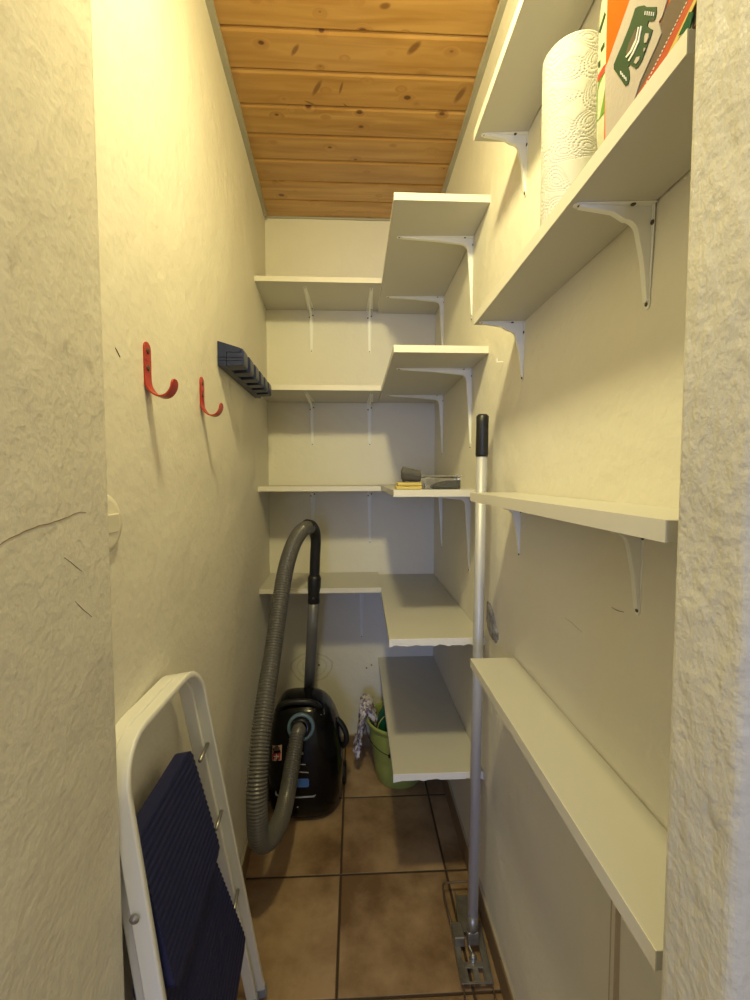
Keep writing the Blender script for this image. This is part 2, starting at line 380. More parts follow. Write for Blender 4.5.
# ceiling of pine boards with V grooves
bm = NB(); x0, x1 = -.52, .50; sec = []
y = YB+.02 - 0; k = 0
edges = [YB - BW*i for i in range(0, 16)]
for i in range(15):
    ya, yb = edges[i], edges[i+1]                     # far and near edge of board i
    g, dp, lip = .0035, .007, .010
    sec += [(ya, ZC+dp), (ya-g, ZC+dp), (ya-g-.001, ZC+.003), (ya-g-.005, ZC)]
    sec += [(yb+.009, ZC), (yb+.003, ZC+.0022), (yb+.0006, ZC+.005)]
a = [bm.verts.new((x0, q[0], q[1])) for q in sec]; b = [bm.verts.new((x1, q[0], q[1])) for q in sec]
for i in range(len(sec)-1): bm.faces.new((a[i], b[i], b[i+1], a[i+1]))
ta = [bm.verts.new((x, yy, ZC+.05)) for x, yy in ((x0, sec[0][0]), (x1, sec[0][0]), (x1, sec[-1][0]), (x0, sec[-1][0]))]
bm.faces.new(ta); bm.faces.new((ta[0], a[0], b[0], ta[1])[::-1]); bm.faces.new((ta[3], ta[2], b[-1], a[-1]))
bm.faces.new([ta[0], ta[3]] + a[::-1]); bm.faces.new([ta[1]] + b + [ta[2]])
struct('ceiling', bm, m_pine)
# uneven grey strip along the ceiling edge
for nm, f, s in (('trim_1', lambda y: xl(y), 1), ('trim_2', lambda y: XR, -1)):
    bm = NB(); P = [V(f(.55+i*.05), .55+i*.05, ZC) for i in range(int((YB-.55)/.05)+1)]
    rr = [1+.35*noise.noise(p*9) for p in P]
    sec_ = [(-.016, -.014*s), (.012, -.014*s), (.012, .012*s), (0, .013*s), (-.008, .004*s), (-.016, .002*s)]
    sweep(bm, P, rr, sec=[(a_, -b_*1) for a_, b_ in sec_], upv=(0, 0, 1)); struct(nm, bm, m_trim)
bm = NB(); P = [V(xl(YB)+.01+i*.05, YB, ZC) for i in range(15)]
sweep(bm, P, [1+.3*noise.noise(p*9) for p in P], sec=[(-.007, -.006), (.006, -.006), (.006, .006), (-.007, .006)], upv=(0, 0, 1)); struct('trim_3', bm, m_trim)

# tile skirting
def skirting(name, A, B, inn, m=m_skirt, h=.072, t=.009):
    A, B, inn = Vector((*A, -H)), Vector((*B, -H)), Vector((*inn, 0)); L = (B-A).length; d = (B-A)/L; bm = NB(); s = 0; k = 0
    while s < L-.01:
        e = min(L, s+TW-.003)
        tt = t*(1+.08*math.sin(k*2.1))
        prism(bm, [A+d*s, A+d*s+inn*tt, A+d*s+inn*tt+V(0, 0, h-.003), A+d*s+inn*(tt-.003)+V(0, 0, h), A+d*s+V(0, 0, h)], d*(e-s)); s = e+.003; k += 1
    o = struct(name, bm, m, bev=.0015)
    bm = NB(); prism(bm, [A, A+inn*(t-.003), A+inn*(t-.003)+V(0, 0, h+.001), A+V(0, 0, h+.006)], B-A)
    obj('mortar_joint', bm, m_mortar, o)
    return o
skirting('baseboard_right', (XR, .34), (XR, YB-.011), (-1, 0))
skirting('baseboard_left', (xl(.52), .52), (xl(YB-.01), YB-.011), (1, 0.0))
skirting('baseboard_back', (xl(YB)+.002, YB), (XR-.002, YB), (0, -1), h=.058)

# wall blemishes
def crack(parent, pts, w=.0012, name='crack'):
    bm = NB(); P = even(smoothpath(pts, 40), .004); P = [p + V(0, noise.noise(p*90)*.0012, noise.noise(p*70+V(3, 1, 2))*.0015) for p in P]
    n = len(P); sweep(bm, P, [w*(.35+.65*math.sin(math.pi*(.12+.85*i/n))) for i in range(n)], seg=5); return obj(name, bm, m_crack, parent)
crack(jl, [onx(u, v, JL+.0003) for u, v in ((-6, 547), (14, 537), (35, 527), (58, 521), (74, 514), (86, 513))], .0005)
crack(jl, [onx(u, v, JL+.0001) for u, v in ((64, 558), (74, 565), (82, 571))], .0004)
crack(jl, [onx(u, v, JL+.0001) for u, v in ((75, 601), (83, 609), (92, 616))], .0004)
def lw(u, v, off=0.):                                # pixel ray onto the left wall
    d = ray(u, v); k_ = (-.3855+.048*YB+off)/(d.x+.048*d.y); return d*k_
crack(wl, [lw(u, v, .0008) for u, v in ((115, 348), (118, 353), (120, 357))], .0010)
crack(wr, [onx(u, v, XR-.0003) for u, v in ((612, 607), (618, 611), (624, 612))], .0005)
crack(wr, [onx(u, v, XR-.0003) for u, v in ((560, 614), (572, 623), (582, 632))], .0004)
for u, v in ((366.5, 668), (371.5, 665)):
    p = ony(u, v, YB-.0005); obj('drill_hole', lathe(NB(), [(0, 0), (.004, 0), (.003, .002), (.0001, .0022)], p, 10, (0, -1, 0)), m_crack, wb)
p = ony(319, 665, YB-.0005); obj('drill_hole', lathe(NB(), [(0, 0), (.0045, 0), (.003, .002), (.0001, .0022)], p, 10, (0, -1, 0)), m_crack, wb)
# broken-out patch of raw mortar
ol = [onx(u, v, XR) for u, v in ((487.5, 601), (491, 603), (494, 612), (496, 622), (499, 634), (499, 640), (496, 643), (491, 638), (488, 628), (486.5, 615))]
c0 = sum(ol, Vector())/len(ol); bm = NB(); rings = []
for q, dx in ((1, -.0005), (.82, -.004), (.5, -.0065), (.2, -.005)):
    rings.append([bm.verts.new(c0+(smp-c0)*q*(1+.08*noise.noise(smp*60)) + V(dx+.002*noise.noise(smp*q*120), 0, 0)) for smp in even([*ol, ol[0]], .008)[:-1]])
for a_, b_ in zip(rings, rings[1:]):
    for k in range(len(a_)): bm.faces.new((a_[k], a_[(k+1) % len(a_)], b_[(k+1) % len(a_)], b_[k]))
bm.faces.new(rings[-1]); obj('raw_patch', bm, m_rawgrey, wr, smooth=True)
# narrow cable duct low on the right wall
cd = thing('cable_duct', (XR, .557, -H+.08), 'slim cream vertical strip with brown seams on the right wall below the lowest near shelf', 'cable duct')
bm = NB(); box(bm, XR-.0065, XR+.001, .553, .563, -H+.08, -.43); obj('duct_cover', bm, m_duct, cd, bev=.001)
for yy in (.5525, .5635):
    bm = NB(); box(bm, XR-.0068, XR+.001, yy-.0012, yy+.0012, -H+.08, -.43); obj('seam', bm, m_ductl, cd)

# ---------------------------------------------------------------- shelves on brackets
T = .0188
def bracket(parent, p, d, La, Ll, w=.022):
    """pressed steel bracket; p corner on wall under the board, d unit arm direction"""
    d = Vector(d); s = Vector((-d.y, d.x, 0)); Z = Vector((0, 0, 1)); t = .0016; bm = NB()
    def strip(o, dr, nrm, L, w0, w1):
        pts = [o + s*w0/2, o + dr*(L*.22) + s*w0*.45, o + dr*(L-w1*.5) + s*w1/2]
        for k in range(1, 6): a = math.pi*k/6; pts.append(o + dr*(L-w1*.5+w1*.5*math.sin(a)) + s*(w1/2*math.cos(a)))
        pts += [o + dr*(L-w1*.5) - s*w1/2, o + dr*(L*.22) - s*w0*.45, o - s*w0/2]
        prism(bm, pts, nrm*t)
    strip(p, d, -Z, La, w*1.3, w*.56); strip(p, -Z, d, Ll, w, w*.46)
    # hollow raised rib: tapering web following the L, with a curved inner corner
    def web(off, th):
        g = .10*La
        out = [(.0015, -.0015), (La*.93, -.0015), (La*.93, -.004)]
        inner = [(La*.5, -.0095), (.034, -.0175)]
        for k in range(1, 5):
            a = math.pi/2*k/5; inner.append((.034-.017*math.sin(a), -.0175-.017*(1-math.cos(a))))
        inner += [(.0165, -.036), (.0095, -Ll*.55), (.004, -Ll*.93), (.0015, -Ll*.93)]
        prism(bm, [p + d*a_ + Z*b_ + s*(off-th/2) for a_, b_ in out+inner], s*th)
    wd = w*.42
    web(0, wd)
    o = obj('bracket', bm, m_brk, parent, bev=.0009)
    screw(o, p + d*(La-.008) - Z*t, -Z, .0026); screw(o, p + d*.026 + s*w*.34 - Z*t, -Z)
    screw(o, p - Z*.022 + s*w*.34 + d*t, d); screw(o, p - Z*.030 - s*w*.34 + d*t, d); screw(o, p - Z*(Ll-.006) + d*t, d, .0026)
    return o
def shelf(label, x0, x1, y0, y1, z, brk, group, edge='y', ragged=False, xl_=False, xf=None):
    t = thing('wall_shelf', ((x0+x1)/2, (y0+y1)/2, z-T), label, 'shelf', group)
    bm = NB()
    a0, a1 = (xl(y0)+.0005, xl(y1)+.0005) if xl_ else (x0, x0)
    if xf: a0 = xf
    lo_ = [(a0, y0), (x1, y0), (x1, y1), (a1, y1)]
    prism(bm, [V(x, y, z-T) for x, y in lo_], (0, 0, T)); obj('board', bm, m_shelf, t, bev=.0008)
    e = .0012
    def band(A, B, n, rag):
        bm = NB(); A = Vector(A); B = Vector(B); n = Vector(n); L = (B-A).length; N_ = max(2, int(L/.004)); pts = []
        if rag:
            top = [A + (B-A)*i/N_ for i in range(N_+1)]
            bot = [q - V(0, 0, T + .0005 - max(0, .005*noise.noise(q*55)) + max(0, .010*noise.noise(q*38+V(9, 2, 1)))) for q in top]
            for i in range(N_):
                prism(bm, [top[i], top[i+1], bot[i+1], bot[i]], n*(e+.0006))
            bmesh.ops.remove_doubles(bm, verts=bm.verts, dist=1e-5)
        else:
            prism(bm, [A, B, B-V(0, 0, T), A-V(0, 0, T)], n*e)
        return obj('edge_band', bm, m_chip if rag else m_edge, t)
    if edge == 'y': band((a0, y0, z), (x1, y0, z), (0, -1, 0), ragged)
    if edge == 'x': band((x0, y0, z), (x0, y1, z), (-1, 0, 0), ragged)
    for b in brk: bracket(t, *b)
    return t
XS, YBF, YRF = .1024, 1.700, 1.183
G = 'white shelves'
lev = ['topmost', 'second from top', 'third from top', 'fourth from top']
for i, zz in enumerate((.7455, .3455, -.038, -.4345)):
    br = []
    for bx in ((-.19, .066) if i < 3 else (-.19, .027)):
        br.append((V(bx, YB, zz-T), (0, -1, 0), .245, (.182, .190, .246, .285)[i]))
    shelf('white back left shelf, ' + lev[i] + [' just under the pine ceiling', ' next to the far end of the navy rack', ' above the vacuum hose', ' behind the vacuum tube'][i],
          0, XS-.0015, YBF, YB-.001, zz, br, 'back wall shelves', 'y', xl_=True)
rz = [(.7365, True), (.347, True), (-.0363, True), (-.4456, True), (-.8293, True)]
rl = ['deep white far right shelf, topmost, underside and two long brackets showing', 'deep white far right shelf, second from top, underside showing',
      'deep white shelf at far right holding the yellow cloths and clear box', 'empty deep white far right shelf, between the clear box shelf and the lowest one',
      'lowest deep white far right shelf, over the green bucket']
for i, (zz, _) in enumerate(rz):
    br = []
    if i < 3: br = [(V(XR, yy, zz-T), (-1, 0, 0), .232, .245, .026) for yy in (1.36, 1.80)]
    else: br = [(V(XR, yy, zz-T), (-1, 0, 0), .232, .15, .026) for yy in (1.62, 1.88)]
    shelf(rl[i], XS+.0008, XR-.001, YRF, YB-.001, zz, br, 'far right wall shelves', 'y', ragged=i >= 3, xf=.0915 if i == 3 else None)
nl = ['narrow near right shelf, highest one cut off by the top of the photo', 'narrow near right shelf carrying the paper towel roll and packages',
      'narrow near right shelf at eye level with nothing on it', 'lowest narrow near right shelf, empty, seen from above']
NE, NN = .959, .347
for i, (zz, xf) in enumerate(((.7247, .2537), (.3443, .258), (-.0358, .2542), (-.4084, .2582))):
    w_ = XR-xf
    shelf(nl[i], xf, XR-.001, NN, NE, zz, [(V(XR, yy, zz-T), (-1, 0, 0), .096, .122, .020) for yy in (.536, .94)], 'near right wall shelves', 'x', ragged=False)

# ---------------------------------------------------------------- left wall: hooks, rack, switch
def hook(y, z, label):
    xw = xl(y); t = thing('wall_hook', (xw, y, z), label, 'hook', 'red wall hooks'); bm = NB()
    arc = [V(xw+a_, y, z+b_) for a_, b_ in ((.0015, -.030), (.0015, -.058), (.0045, -.070), (.0125, -.080), (.0235, -.0845), (.034, -.081), (.041, -.071), (.0435, -.057))]
    pts = even(smoothpath(arc, 90), .0022)
    w = .0118; sec = []
    n = len(pts); Rr = [1 - max(0, (i-(n-4))/3)**2*.65 for i in range(n)]
    rings = []
    for i, p in enumerate(pts):
        tt = (pts[min(i+1, n-1)]-pts[max(i-1, 0)]).normalized(); s = Vector((0, 1, 0)); nn = tt.cross(s).normalized(); ww = w*Rr[i]; h_ = .0014
        rings.append([bm.verts.new(p+s*a*ww+nn*b*h_) for a, b in ((-1, -1), (1, -1), (1, 1), (-1, 1))])
    for a, b in zip(rings, rings[1:]):
        for k in range(4): bm.faces.new((a[k], a[(k+1) % 4], b[(k+1) % 4], b[k]))
    bm.faces.new(rings[0][::-1]); bm.faces.new(rings[-1])
    # rounded top plate
    tp = [V(xw+.0001, y+w, z-.030)] + [V(xw+.0001, y+w*math.cos(a), z-w+w*math.sin(a)) for a in [math.pi*k/10 for k in range(11)]] + [V(xw+.0001, y-w, z-.030)]
    prism(bm, tp, (.0028, 0, 0))
    o = obj('hook_strap', bm, m_red, t, bev=.0005)
    for dz in (.014, .040): screw(t, V(xw+.0029, y, z-dz), (1, 0, 0), .0048)
    return t
hook(.712, .209, 'nearer of two red metal J hooks on the left wall, the larger looking one')
hook(1.000, .219, 'farther of two red metal J hooks, closer to the navy rack')

y0, y1 = 1.143, 1.672
t = thing('tool_rack', (xl(1.4), 1.4, .278), 'navy plastic slotted rack with row of teeth on left wall near the back', 'rack')
def rx(y, d): return xl(y) + d
def skew(bm, prof, ya, yb): prism(bm, [V(rx(ya, d), ya, z+.022*(ya-1.143)) for d, z in prof], V(rx(yb, 0)-rx(ya, 0), yb-ya, .022*(yb-ya))); return bm
bm = NB()
skew(bm, [(.0005, .278), (.0005, .341), (.0575, .3240), (.0575, .313), (.022, .313), (.022, .278)], y0, y1)
obj('rail', bm, m_navy, t, bev=.0012)
nT = 6; pit = (y1-y0)/nT
for k in range(nT):
    ya = y0+k*pit; yb = ya+pit*.60; bm = NB()
    skew(bm, [(.0225, .278), (.0225, .3127), (.0577, .3127), (.0577, .3240), (.063, .322), (.066, .314), (.066, .286), (.063, .280)], ya, yb)
    obj('tooth', bm, m_navy, t, bev=.0018)
for z in (.300, .292):
    bm = NB(); skew(bm, [(.001, z), (.001, z+.003), (.062, z+.003), (.062, z)], y0-.0016, y0); obj('end_rib', bm, m_navy, t, bev=.0006)

t = thing('light_switch', (xl(.572), .572, -.062), 'round cream light switch half hidden behind the doorway on the left', 'light switch')
ys, zs = .566, -.060
obj('cover_plate', lathe(NB(), [(0, 0), (.038, 0), (.0385, .002), (.036, .005), (.029, .006), (.0001, .0062)], V(xl(ys)+.0003, ys, zs), 48, (1, 0, 0)), m_switch, t, smooth=True)
bm = NB(); prism(bm, [V(xl(ys)+.004, ys+.024, zs-.012), V(xl(ys)+.0075, ys+.024, zs-.012), V(xl(ys)+.0095, ys+.024, zs+.012), V(xl(ys)+.004, ys+.024, zs+.012)] , (0, -.048, 0))
obj('rocker', bm, m_switch, t, bev=.0008)

# small bent nail on the right wall
bm = NB(); q = onx(503, 362, XR)
sweep(bm, even(smoothpath([q+V(.004, 0, 0), q+V(-.008, 0, 0), q+V(-.014, 0, -.001), q+V(-.015, 0, .008)], 20), .002), .0013, 8)
tag(obj('nail', bm, m_brk, at=q), 'small white bent nail hook sticking out of right wall above the silver pole', 'nail')

# ---------------------------------------------------------------- vacuum cleaner
vac = thing('vacuum_cleaner', (-.19, 1.68, -H), 'black canister vacuum cleaner parked upright with grey hose, in front of the back wall', 'vacuum cleaner')
def vac_sections():
    S = []   # z, xleft, xright, yfront, yback
    K = [(-1.248, -.290, -.095, 1.577, 1.780), (-1.243, -.308, -.078, 1.552, 1.800), (-1.22, -.325, -.066, 1.532, 1.820), (-1.18, -.332, -.054, 1.526, 1.830),
         (-1.10, -.333, -.050, 1.526, 1.830), (-1.03, -.331, -.053, 1.530, 1.830), (-.97, -.326, -.064, 1.538, 1.820), (-.92, -.318, -.080, 1.550, 1.800),
         (-.885, -.308, -.096, 1.562, 1.780), (-.860, -.297, -.112, 1.576, 1.755), (-.842, -.284, -.130, 1.594, 1.730), (-.834, -.270, -.150, 1.617, 1.710)]
    for i in range(45):
        t_ = i/44*(len(K)-1); k = min(int(t_), len(K)-2); f = t_-k
        S.append([K[k][j]+(K[k+1][j]-K[k][j])*f for j in range(5)])
    return S
bm = NB(); rings = []; NS = 56
for z, xa, xb, ya, yb in vac_sections():
    r = []
    for k in range(NS):
        a = 2*math.pi*k/NS; c, s = math.cos(a), math.sin(a); e = 2/3.2
        r.append(bm.verts.new(V((xa+xb)/2+(xb-xa)/2*math.copysign(abs(c)**e, c), (ya+yb)/2+(yb-ya)/2*math.copysign(abs(s)**e, s), z)))
    rings.append(r)
for a, b in zip(rings, rings[1:]):
    for k in range(NS): bm.faces.new((a[k], a[(k+1) % NS], b[(k+1) % NS], b[k]))
bm.faces.new(rings[0][::-1]); bm.faces.new(rings[-1])
bmesh.ops.recalc_face_normals(bm, faces=bm.faces)
bvh = BVHTree.FromBMesh(bm)
body = obj('body', bm, m_black, vac, smooth=True)
def fy(x, z):
    h = bvh.ray_cast(Vector((x, 1.0, z)), Vector((0, 1, 0))); return h[0].y if h[0] else 1.6
def von(u, v):                             # pixel ray onto the vacuum's front
    d = ray(u, v).normalized(); h = bvh.ray_cast(Vector((0, 0, 0)), d); return h[0] if h[0] else ony(u, v, 1.58)
def decal(name, pts, m, parent, th=.0012):
    bm = NB(); P = []
    for i in range(len(pts)):
        A, B = Vector(pts[i]), Vector(pts[(i+1) % len(pts)]); n = max(1, int((B-A).length/.012))
        P += [A.lerp(B, j/n) for j in range(n)]
    front = [bm.verts.new(V(x, fy(x, z)-th, z)) for x, z in P]; back = [bm.verts.new(V(x, fy(x, z)+.0004, z)) for x, z in P]
    bm.faces.new(front)
    n = len(P)
    for i in range(n): bm.faces.new((front[i], back[i], back[(i+1) % n], front[(i+1) % n]))
    return obj(name, bm, m, parent)
def pxz(L): return [(von(u, v).x, von(u, v).z) for u, v in L]
pc = von(301, 727)
obj('inlet_ring', lathe(NB(), [(.0495, -.004), (.0495, .004), (.047, .008), (.041, .009), (.038, .006), (.0375, .0), (.030, -.002), (.030, -.006)], pc, 40, (0, -1, .12)), m_bluering, body, smooth=True)
obj('inlet_swivel', lathe(NB(), [(.036, -.004), (.036, .004), (.033, .012), (.029, .016), (.026, .016)], pc, 40, (0, -1, .12)), m_blackm, body, smooth=True)
decal('control_panel', pxz([(287, 778.5), (308, 778.5), (309, 780), (309, 785.5), (308, 787), (287, 787)]), m_panel, body)
decal('trim_line', pxz([(275, 793.3), (276, 795.6), (314, 797), (316, 794.6), (312, 795.7), (277, 794.2), (276, 790)]), m_line, body)
st = decal('sticker', pxz([(272.5, 745), (282, 744.6), (281.5, 760), (272, 760.3)]), m_stpink, body)
decal('cross_field', pxz([(272.6, 753), (280.2, 752.7), (280, 759.4), (272.4, 759.7)]), m_stred, st, .0018)
decal('cross', pxz([(276, 753.4), (277, 753.4), (277, 755.6), (279, 755.6), (279, 756.7), (277, 756.7), (277, 758.8), (276, 758.8), (276, 756.7), (273.8, 756.7), (273.8, 755.6), (276, 755.6)]), m_white, st, .0024)
decal('picture', pxz([(274, 747), (279.6, 746.8), (279.4, 750), (274, 750.4)]), m_brown, st, .0018)
decal('small_print', pxz([(299, 763.6), (305.5, 764.1), (305.5, 764.9), (299, 764.5)]), m_line, body)
decal('small_print', pxz([(298, 771.4), (308.5, 772.0), (308.5, 772.9), (298, 772.3)]), m_line, body)
p = von(297.6, 807); obj('indicator', lathe(NB(), [(.0025, -.001), (.0025, .0015), (.0001, .002)], p, 12, (0, -1, 0)), m_line, body)
def text_mesh(name, s, size, origin, xdir, zdir, m, parent, align='RIGHT', ext=.0004):
    cu = bpy.data.curves.new(name, 'FONT'); cu.body = s; cu.size = size; cu.align_x = align; cu.extrude = ext
    tmp = bpy.data.objects.new('tmp', cu); COL.objects.link(tmp); dg = bpy.context.evaluated_depsgraph_get()
    me = bpy.data.meshes.new_from_object(tmp.evaluated_get(dg)); bpy.data.objects.remove(tmp)
    bm = NB(); bm.from_mesh(me); bpy.data.meshes.remove(me)
    X, Z_ = Vector(xdir).normalized(), Vector(zdir).normalized(); Y_ = X.cross(Z_)
    for v in bm.verts: v.co = Vector(origin) + X*v.co.x + Z_*v.co.y + Y_*-v.co.z
    return obj(name, bm, m, parent)
p = von(303.5, 754.2); text_mesh('lettering', 'SIEMENS', .013, p+V(0, -.0012, 0), (1, 0, 0), (0, .02, 1), m_white, body)
# handle on top, side clip, lid seam
bm = NB(); sweep(bm, even(smoothpath([V(-.290, 1.610, -.868), V(-.278, 1.595, -.845), V(-.245, 1.587, -.828), V(-.185, 1.587, -.826), V(-.150, 1.595, -.840), V(-.132, 1.610, -.865)], 40), .006), .011, 12)
obj('carry_handle', bm, m_blackm, vac, smooth=True)
bm = NB(); sweep(bm, even(smoothpath([V(-.075, 1.67, -.94), V(-.052, 1.665, -.965), V(-.038, 1.66, -1.0), V(-.040, 1.66, -1.03), V(-.056, 1.665, -1.05)], 20), .006), .011, 10)
obj('side_clip', bm, m_blackm, vac, smooth=True)
pw = von(320, 711)
bm = NB(); P = [von(u, v)+V(0, -.0005, 0) for u, v in ((314, 709), (319, 706.5), (324, 709), (324.5, 714), (321, 715))]
prism(bm, P, (0, .002, 0)); obj('painted_highlight', bm, m_line, body)  # silver patch painting a gloss highlight onto the body's shoulder
bm = NB(); lathe(bm, [(.0001, -.012), (.036, -.012), (.042, -.006), (.042, .006), (.036, .012), (.0001, .012)], V(-.052, 1.75, -1.205), 28, (1, 0, 0)); obj('wheel', bm, m_blackm, vac, smooth=True)
# hose
HP = [pc+V(0, -.008, 0), ony(298, 733, 1.53), ony(292, 765, 1.46), ony(287, 795, 1.38), ony(280, 821, 1.27), ony(268, 840, 1.17), ony(259, 838, 1.12), ony(257, 812, 1.105), ony(257, 785, 1.115),
      ony(260, 745, 1.16), ony(265.5, 700, 1.23), ony(272.5, 655, 1.32), ony(279, 610, 1.40), ony(286, 568, 1.48), ony(294, 543, 1.55), ony(303, 529.5, 1.61), ony(309, 527.5, 1.65)]
path = even(smoothpath(HP, 400), .0021); RR = []
for i in range(len(path)):
    ph = (i % 4); RR.append(  .0272 if ph in (1, 2) else .0224)
    if i < 14: RR[-1] = .0245
    if i > len(path)-26: RR[-1] = .0262
hs = obj('hose', sweep(NB(), path, RR, 22), m_hose, vac, smooth=True)
# cuff at the hose's lower bend catches the light as a smooth sleeve
HH = [ony(307, 526.5, 1.64), ony(311, 527, 1.665), ony(314.5, 532, 1.685), ony(315.8, 541, 1.695), ony(315.2, 555, 1.70), ony(314.5, 577, 1.705)]
pp = even(smoothpath(HH, 60), .005); n = len(pp)
obj('handle_grip', sweep(NB(), pp, [.0275 - .0075*min(1, i/(n*.35)) for i in range(n)], 20), m_blackm, vac, smooth=True)
a = ony(314.5, 575, 1.705); b = ony(313.7, 602, 1.71); c = ony(308.5, 700, 1.80)
def lerp(a, b, f): return a + (b-a)*f
obj('tube_collar', sweep(NB(), [a, lerp(a, b, .08), lerp(a, b, .12), lerp(a, b, .55), lerp(a, b, .8), b, b+V(0, 0, -.004)], [.021, .0245, .026, .0255, .0225, .0235, .022], 20), m_blackm, vac, smooth=True)
obj('collar_window', sweep(NB(), [lerp(a, b, .25)+V(0, -.012, 0), lerp(a, b, .9)+V(0, -.009, 0)], .0135, 16), m_tube, vac, smooth=True)
d_ = (c-b).normalized(); e_ = b + d_*(.62)
e_.x = min(e_.x, -.19)
obj('tube', sweep(NB(), [b, lerp(b, c, .3), lerp(b, c, .6), c], [.0215, .0215, .0215, .0215], 20), m_tube, vac, smooth=True)

# ---------------------------------------------------------------- bucket with cloth
bx, by, zb = .178, 1.780, -H
bk = thing('bucket', (bx, by, -H), 'lime green plastic bucket with black handle grip under the lowest far right shelf', 'bucket')
zr = .255
prof = [(.001, .004), (.083, .004), (.088, .0), (.092, .004), (.104, .07), (.1165, .150), (.1175, .152), (.1185, .160), (.1265, .225), (.1275, .236), (.134, .238), (.1345, .252), (.131, zr), (.1275, zr-.002), (.124, .238), (.101, .07), (.087, .012), (.001, .010)]
obj('pail', lathe(NB(), prof, V(bx, by, zb), 64), m_green, bk, smooth=True)
bm = NB(); P = []
for k in range(25):
    a = math.radians(180 + k*180/24); P.append(V(bx+.138*math.cos(a), by-.012+.150*math.sin(a)*.92, zb+.225 - .055*math.sin(math.pi*k/24)))
obj('bail', sweep(NB(), P, .0016, 8), m_blackm, bk, smooth=True)
mid = P[9:13]; obj('grip', sweep(NB(), mid, .0075, 14), m_blackm, bk, smooth=True)
# green round lid/brush head in the bucket
gb = thing('scrubbing_brush', (bx-.02, by, zb+.012), 'dark green rounded brush standing in the lime green bucket', 'brush')
obj('brush_head', lathe(NB(), [(.0001, 0), (.03, .002), (.045, .05), (.062, .14), (.065, .20), (.055, .25), (.035, .285), (.0001, .295)], V(bx-.030, by-.005, zb+.014), 32), m_dgreen, gb, smooth=True)
bm = NB(); P = [V(bx-.030+.062*math.cos(a), by-.040, zb+.21+.075*math.sin(a)) for a in [math.radians(95+k*9) for k in range(12)]]
obj('rim_trim', sweep(NB(), P, .002, 8), m_yellow, gb, smooth=True)
# draped rag
def rag(name, path, width, m, label, cat, seed, amp=.012, thick=.004, at=None, sub=True, side=(0, 1, 0)):
    P = even(smoothpath(path, 60), .006); bm = NB(); n = len(P); m_ = 26; S = Vector(side); g = []
    for i, p in enumerate(P):
        row = []
        w = width[min(int(i/n*len(width)), len(width)-1)] if isinstance(width, list) else width
        tt = (P[min(i+1, n-1)]-P[max(i-1, 0)]).normalized(); nn = tt.cross(S).normalized()
        for j in range(m_):
            f = j/(m_-1)-.5
            q = p + S*w*f
            a = noise.noise(V(f*9, i*.09, seed))*amp + noise.noise(V(f*26, i*.22, seed+4))*amp*.55
            q = q + nn*a + tt*noise.noise(V(f*5, i*.1, seed+8))*amp*1.2
            row.append(bm.verts.new(q))
        g.append(row)
    for a, b in zip(g, g[1:]):
        for j in range(m_-1): bm.faces.new((a[j], a[j+1], b[j+1], b[j]))
    o = obj(name, bm, m, at=at, smooth=True)
    so = o.modifiers.new('solid', 'SOLIDIFY'); so.thickness = thick; so.offset = 0
    return tag(o, label, cat)
rag('cleaning_cloth', [V(.078, 1.815, -1.03), V(.066, 1.820, -1.0), V(.050, 1.830, -.968), V(.034, 1.820, -.972), V(.022, 1.805, -1.02), V(.012, 1.795, -1.08), V(.005, 1.785, -1.13), V(.003, 1.780, -1.165)],
    [.10, .11, .12, .12, .12, .10, .075, .05, .03], m_cloth, 'crumpled white and mauve patterned rag hanging over the bucket rim', 'cloth', 3.3, amp=.022, at=V(.04, 1.85, -1.1))

# ---------------------------------------------------------------- flat mop with silver pole
mop = thing('flat_mop', (.295, 1.10, -H), 'bare metal flat mop with tall silver pole and black grip by right wall', 'mop')
pb = ony(472.5, 925, 1.085); pt = ony(482.6, 415, 1.10); d = (pt-pb)
obj('pole', sweep(NB(), [pb, pb+d*.5, pt-d*.004], .0134, 24), m_alu, mop, smooth=True)
g0 = pb + d*(1-.078)
obj('grip', sweep(NB(), [g0, g0+d*.003, g0+d*.06, pt-d*.003, pt+d*.001], [.0145, .0158, .0150, .0155, .011], 24), m_blackm, mop, smooth=True)
zp = -H+.012
A = [onz(u, v, zp+.004) for u, v in ((450, 925), (461, 985), (493.5, 984), (480.5, 925))]
def quad(f, g_): return (A[0].lerp(A[3], f)).lerp(A[1].lerp(A[2], f), g_)
bm = NB()
def plate(pts, th=.003): prism(bm, [quad(*p) for p in pts], (0, 0, th))
plate([(0, 0), (.2, 0), (.2, 1), (0, 1)]); plate([(.8, 0), (1, 0), (1, 1), (.8, 1)]); plate([(.2, 0), (.8, 0), (.8, .14), (.2, .14)])
plate([(.2, .97), (.8, .97), (.8, 1), (.2, 1)]); plate([(.2, .66), (.8, .66), (.8, .76), (.2, .76)])
plate([(.2, .76), (.28, .76), (.28, .97), (.2, .97)]); plate([(.44, .76), (.62, .76), (.62, .97), (.44, .97)]); plate([(.76, .76), (.8, .76), (.8, .97), (.76, .97)])
for f in (0, 1):
    e0, e1 = quad(f, 0), quad(f, 1); prism(bm, [e0, e1, e1+V(0, 0, .010), e0+V(0, 0, .010)], ((.002 if f == 0 else -.002), 0, 0))
obj('frame_plate', bm, m_steel, mop, bev=.0006)
Bq = [onz(u, v, zp+.004) for u, v in ((455, 896), (458, 925), (478, 925), (475, 896))]
bm = NB(); prism(bm, Bq, (0, 0, .003))
prism(bm, [Bq[0], Bq[1], Bq[1]+V(0, 0, .014), Bq[0]+V(0, 0, .014)], (.002, 0, 0))
obj('wing_plate', bm, m_steel, mop, bev=.0006)
bm = NB(); q = onz(461, 933, zp+.02); box(bm, q.x-.022, q.x+.006, q.y-.022, q.y+.022, zp+.004, zp+.030); obj('hinge_block', bm, m_steel, mop, bev=.003)
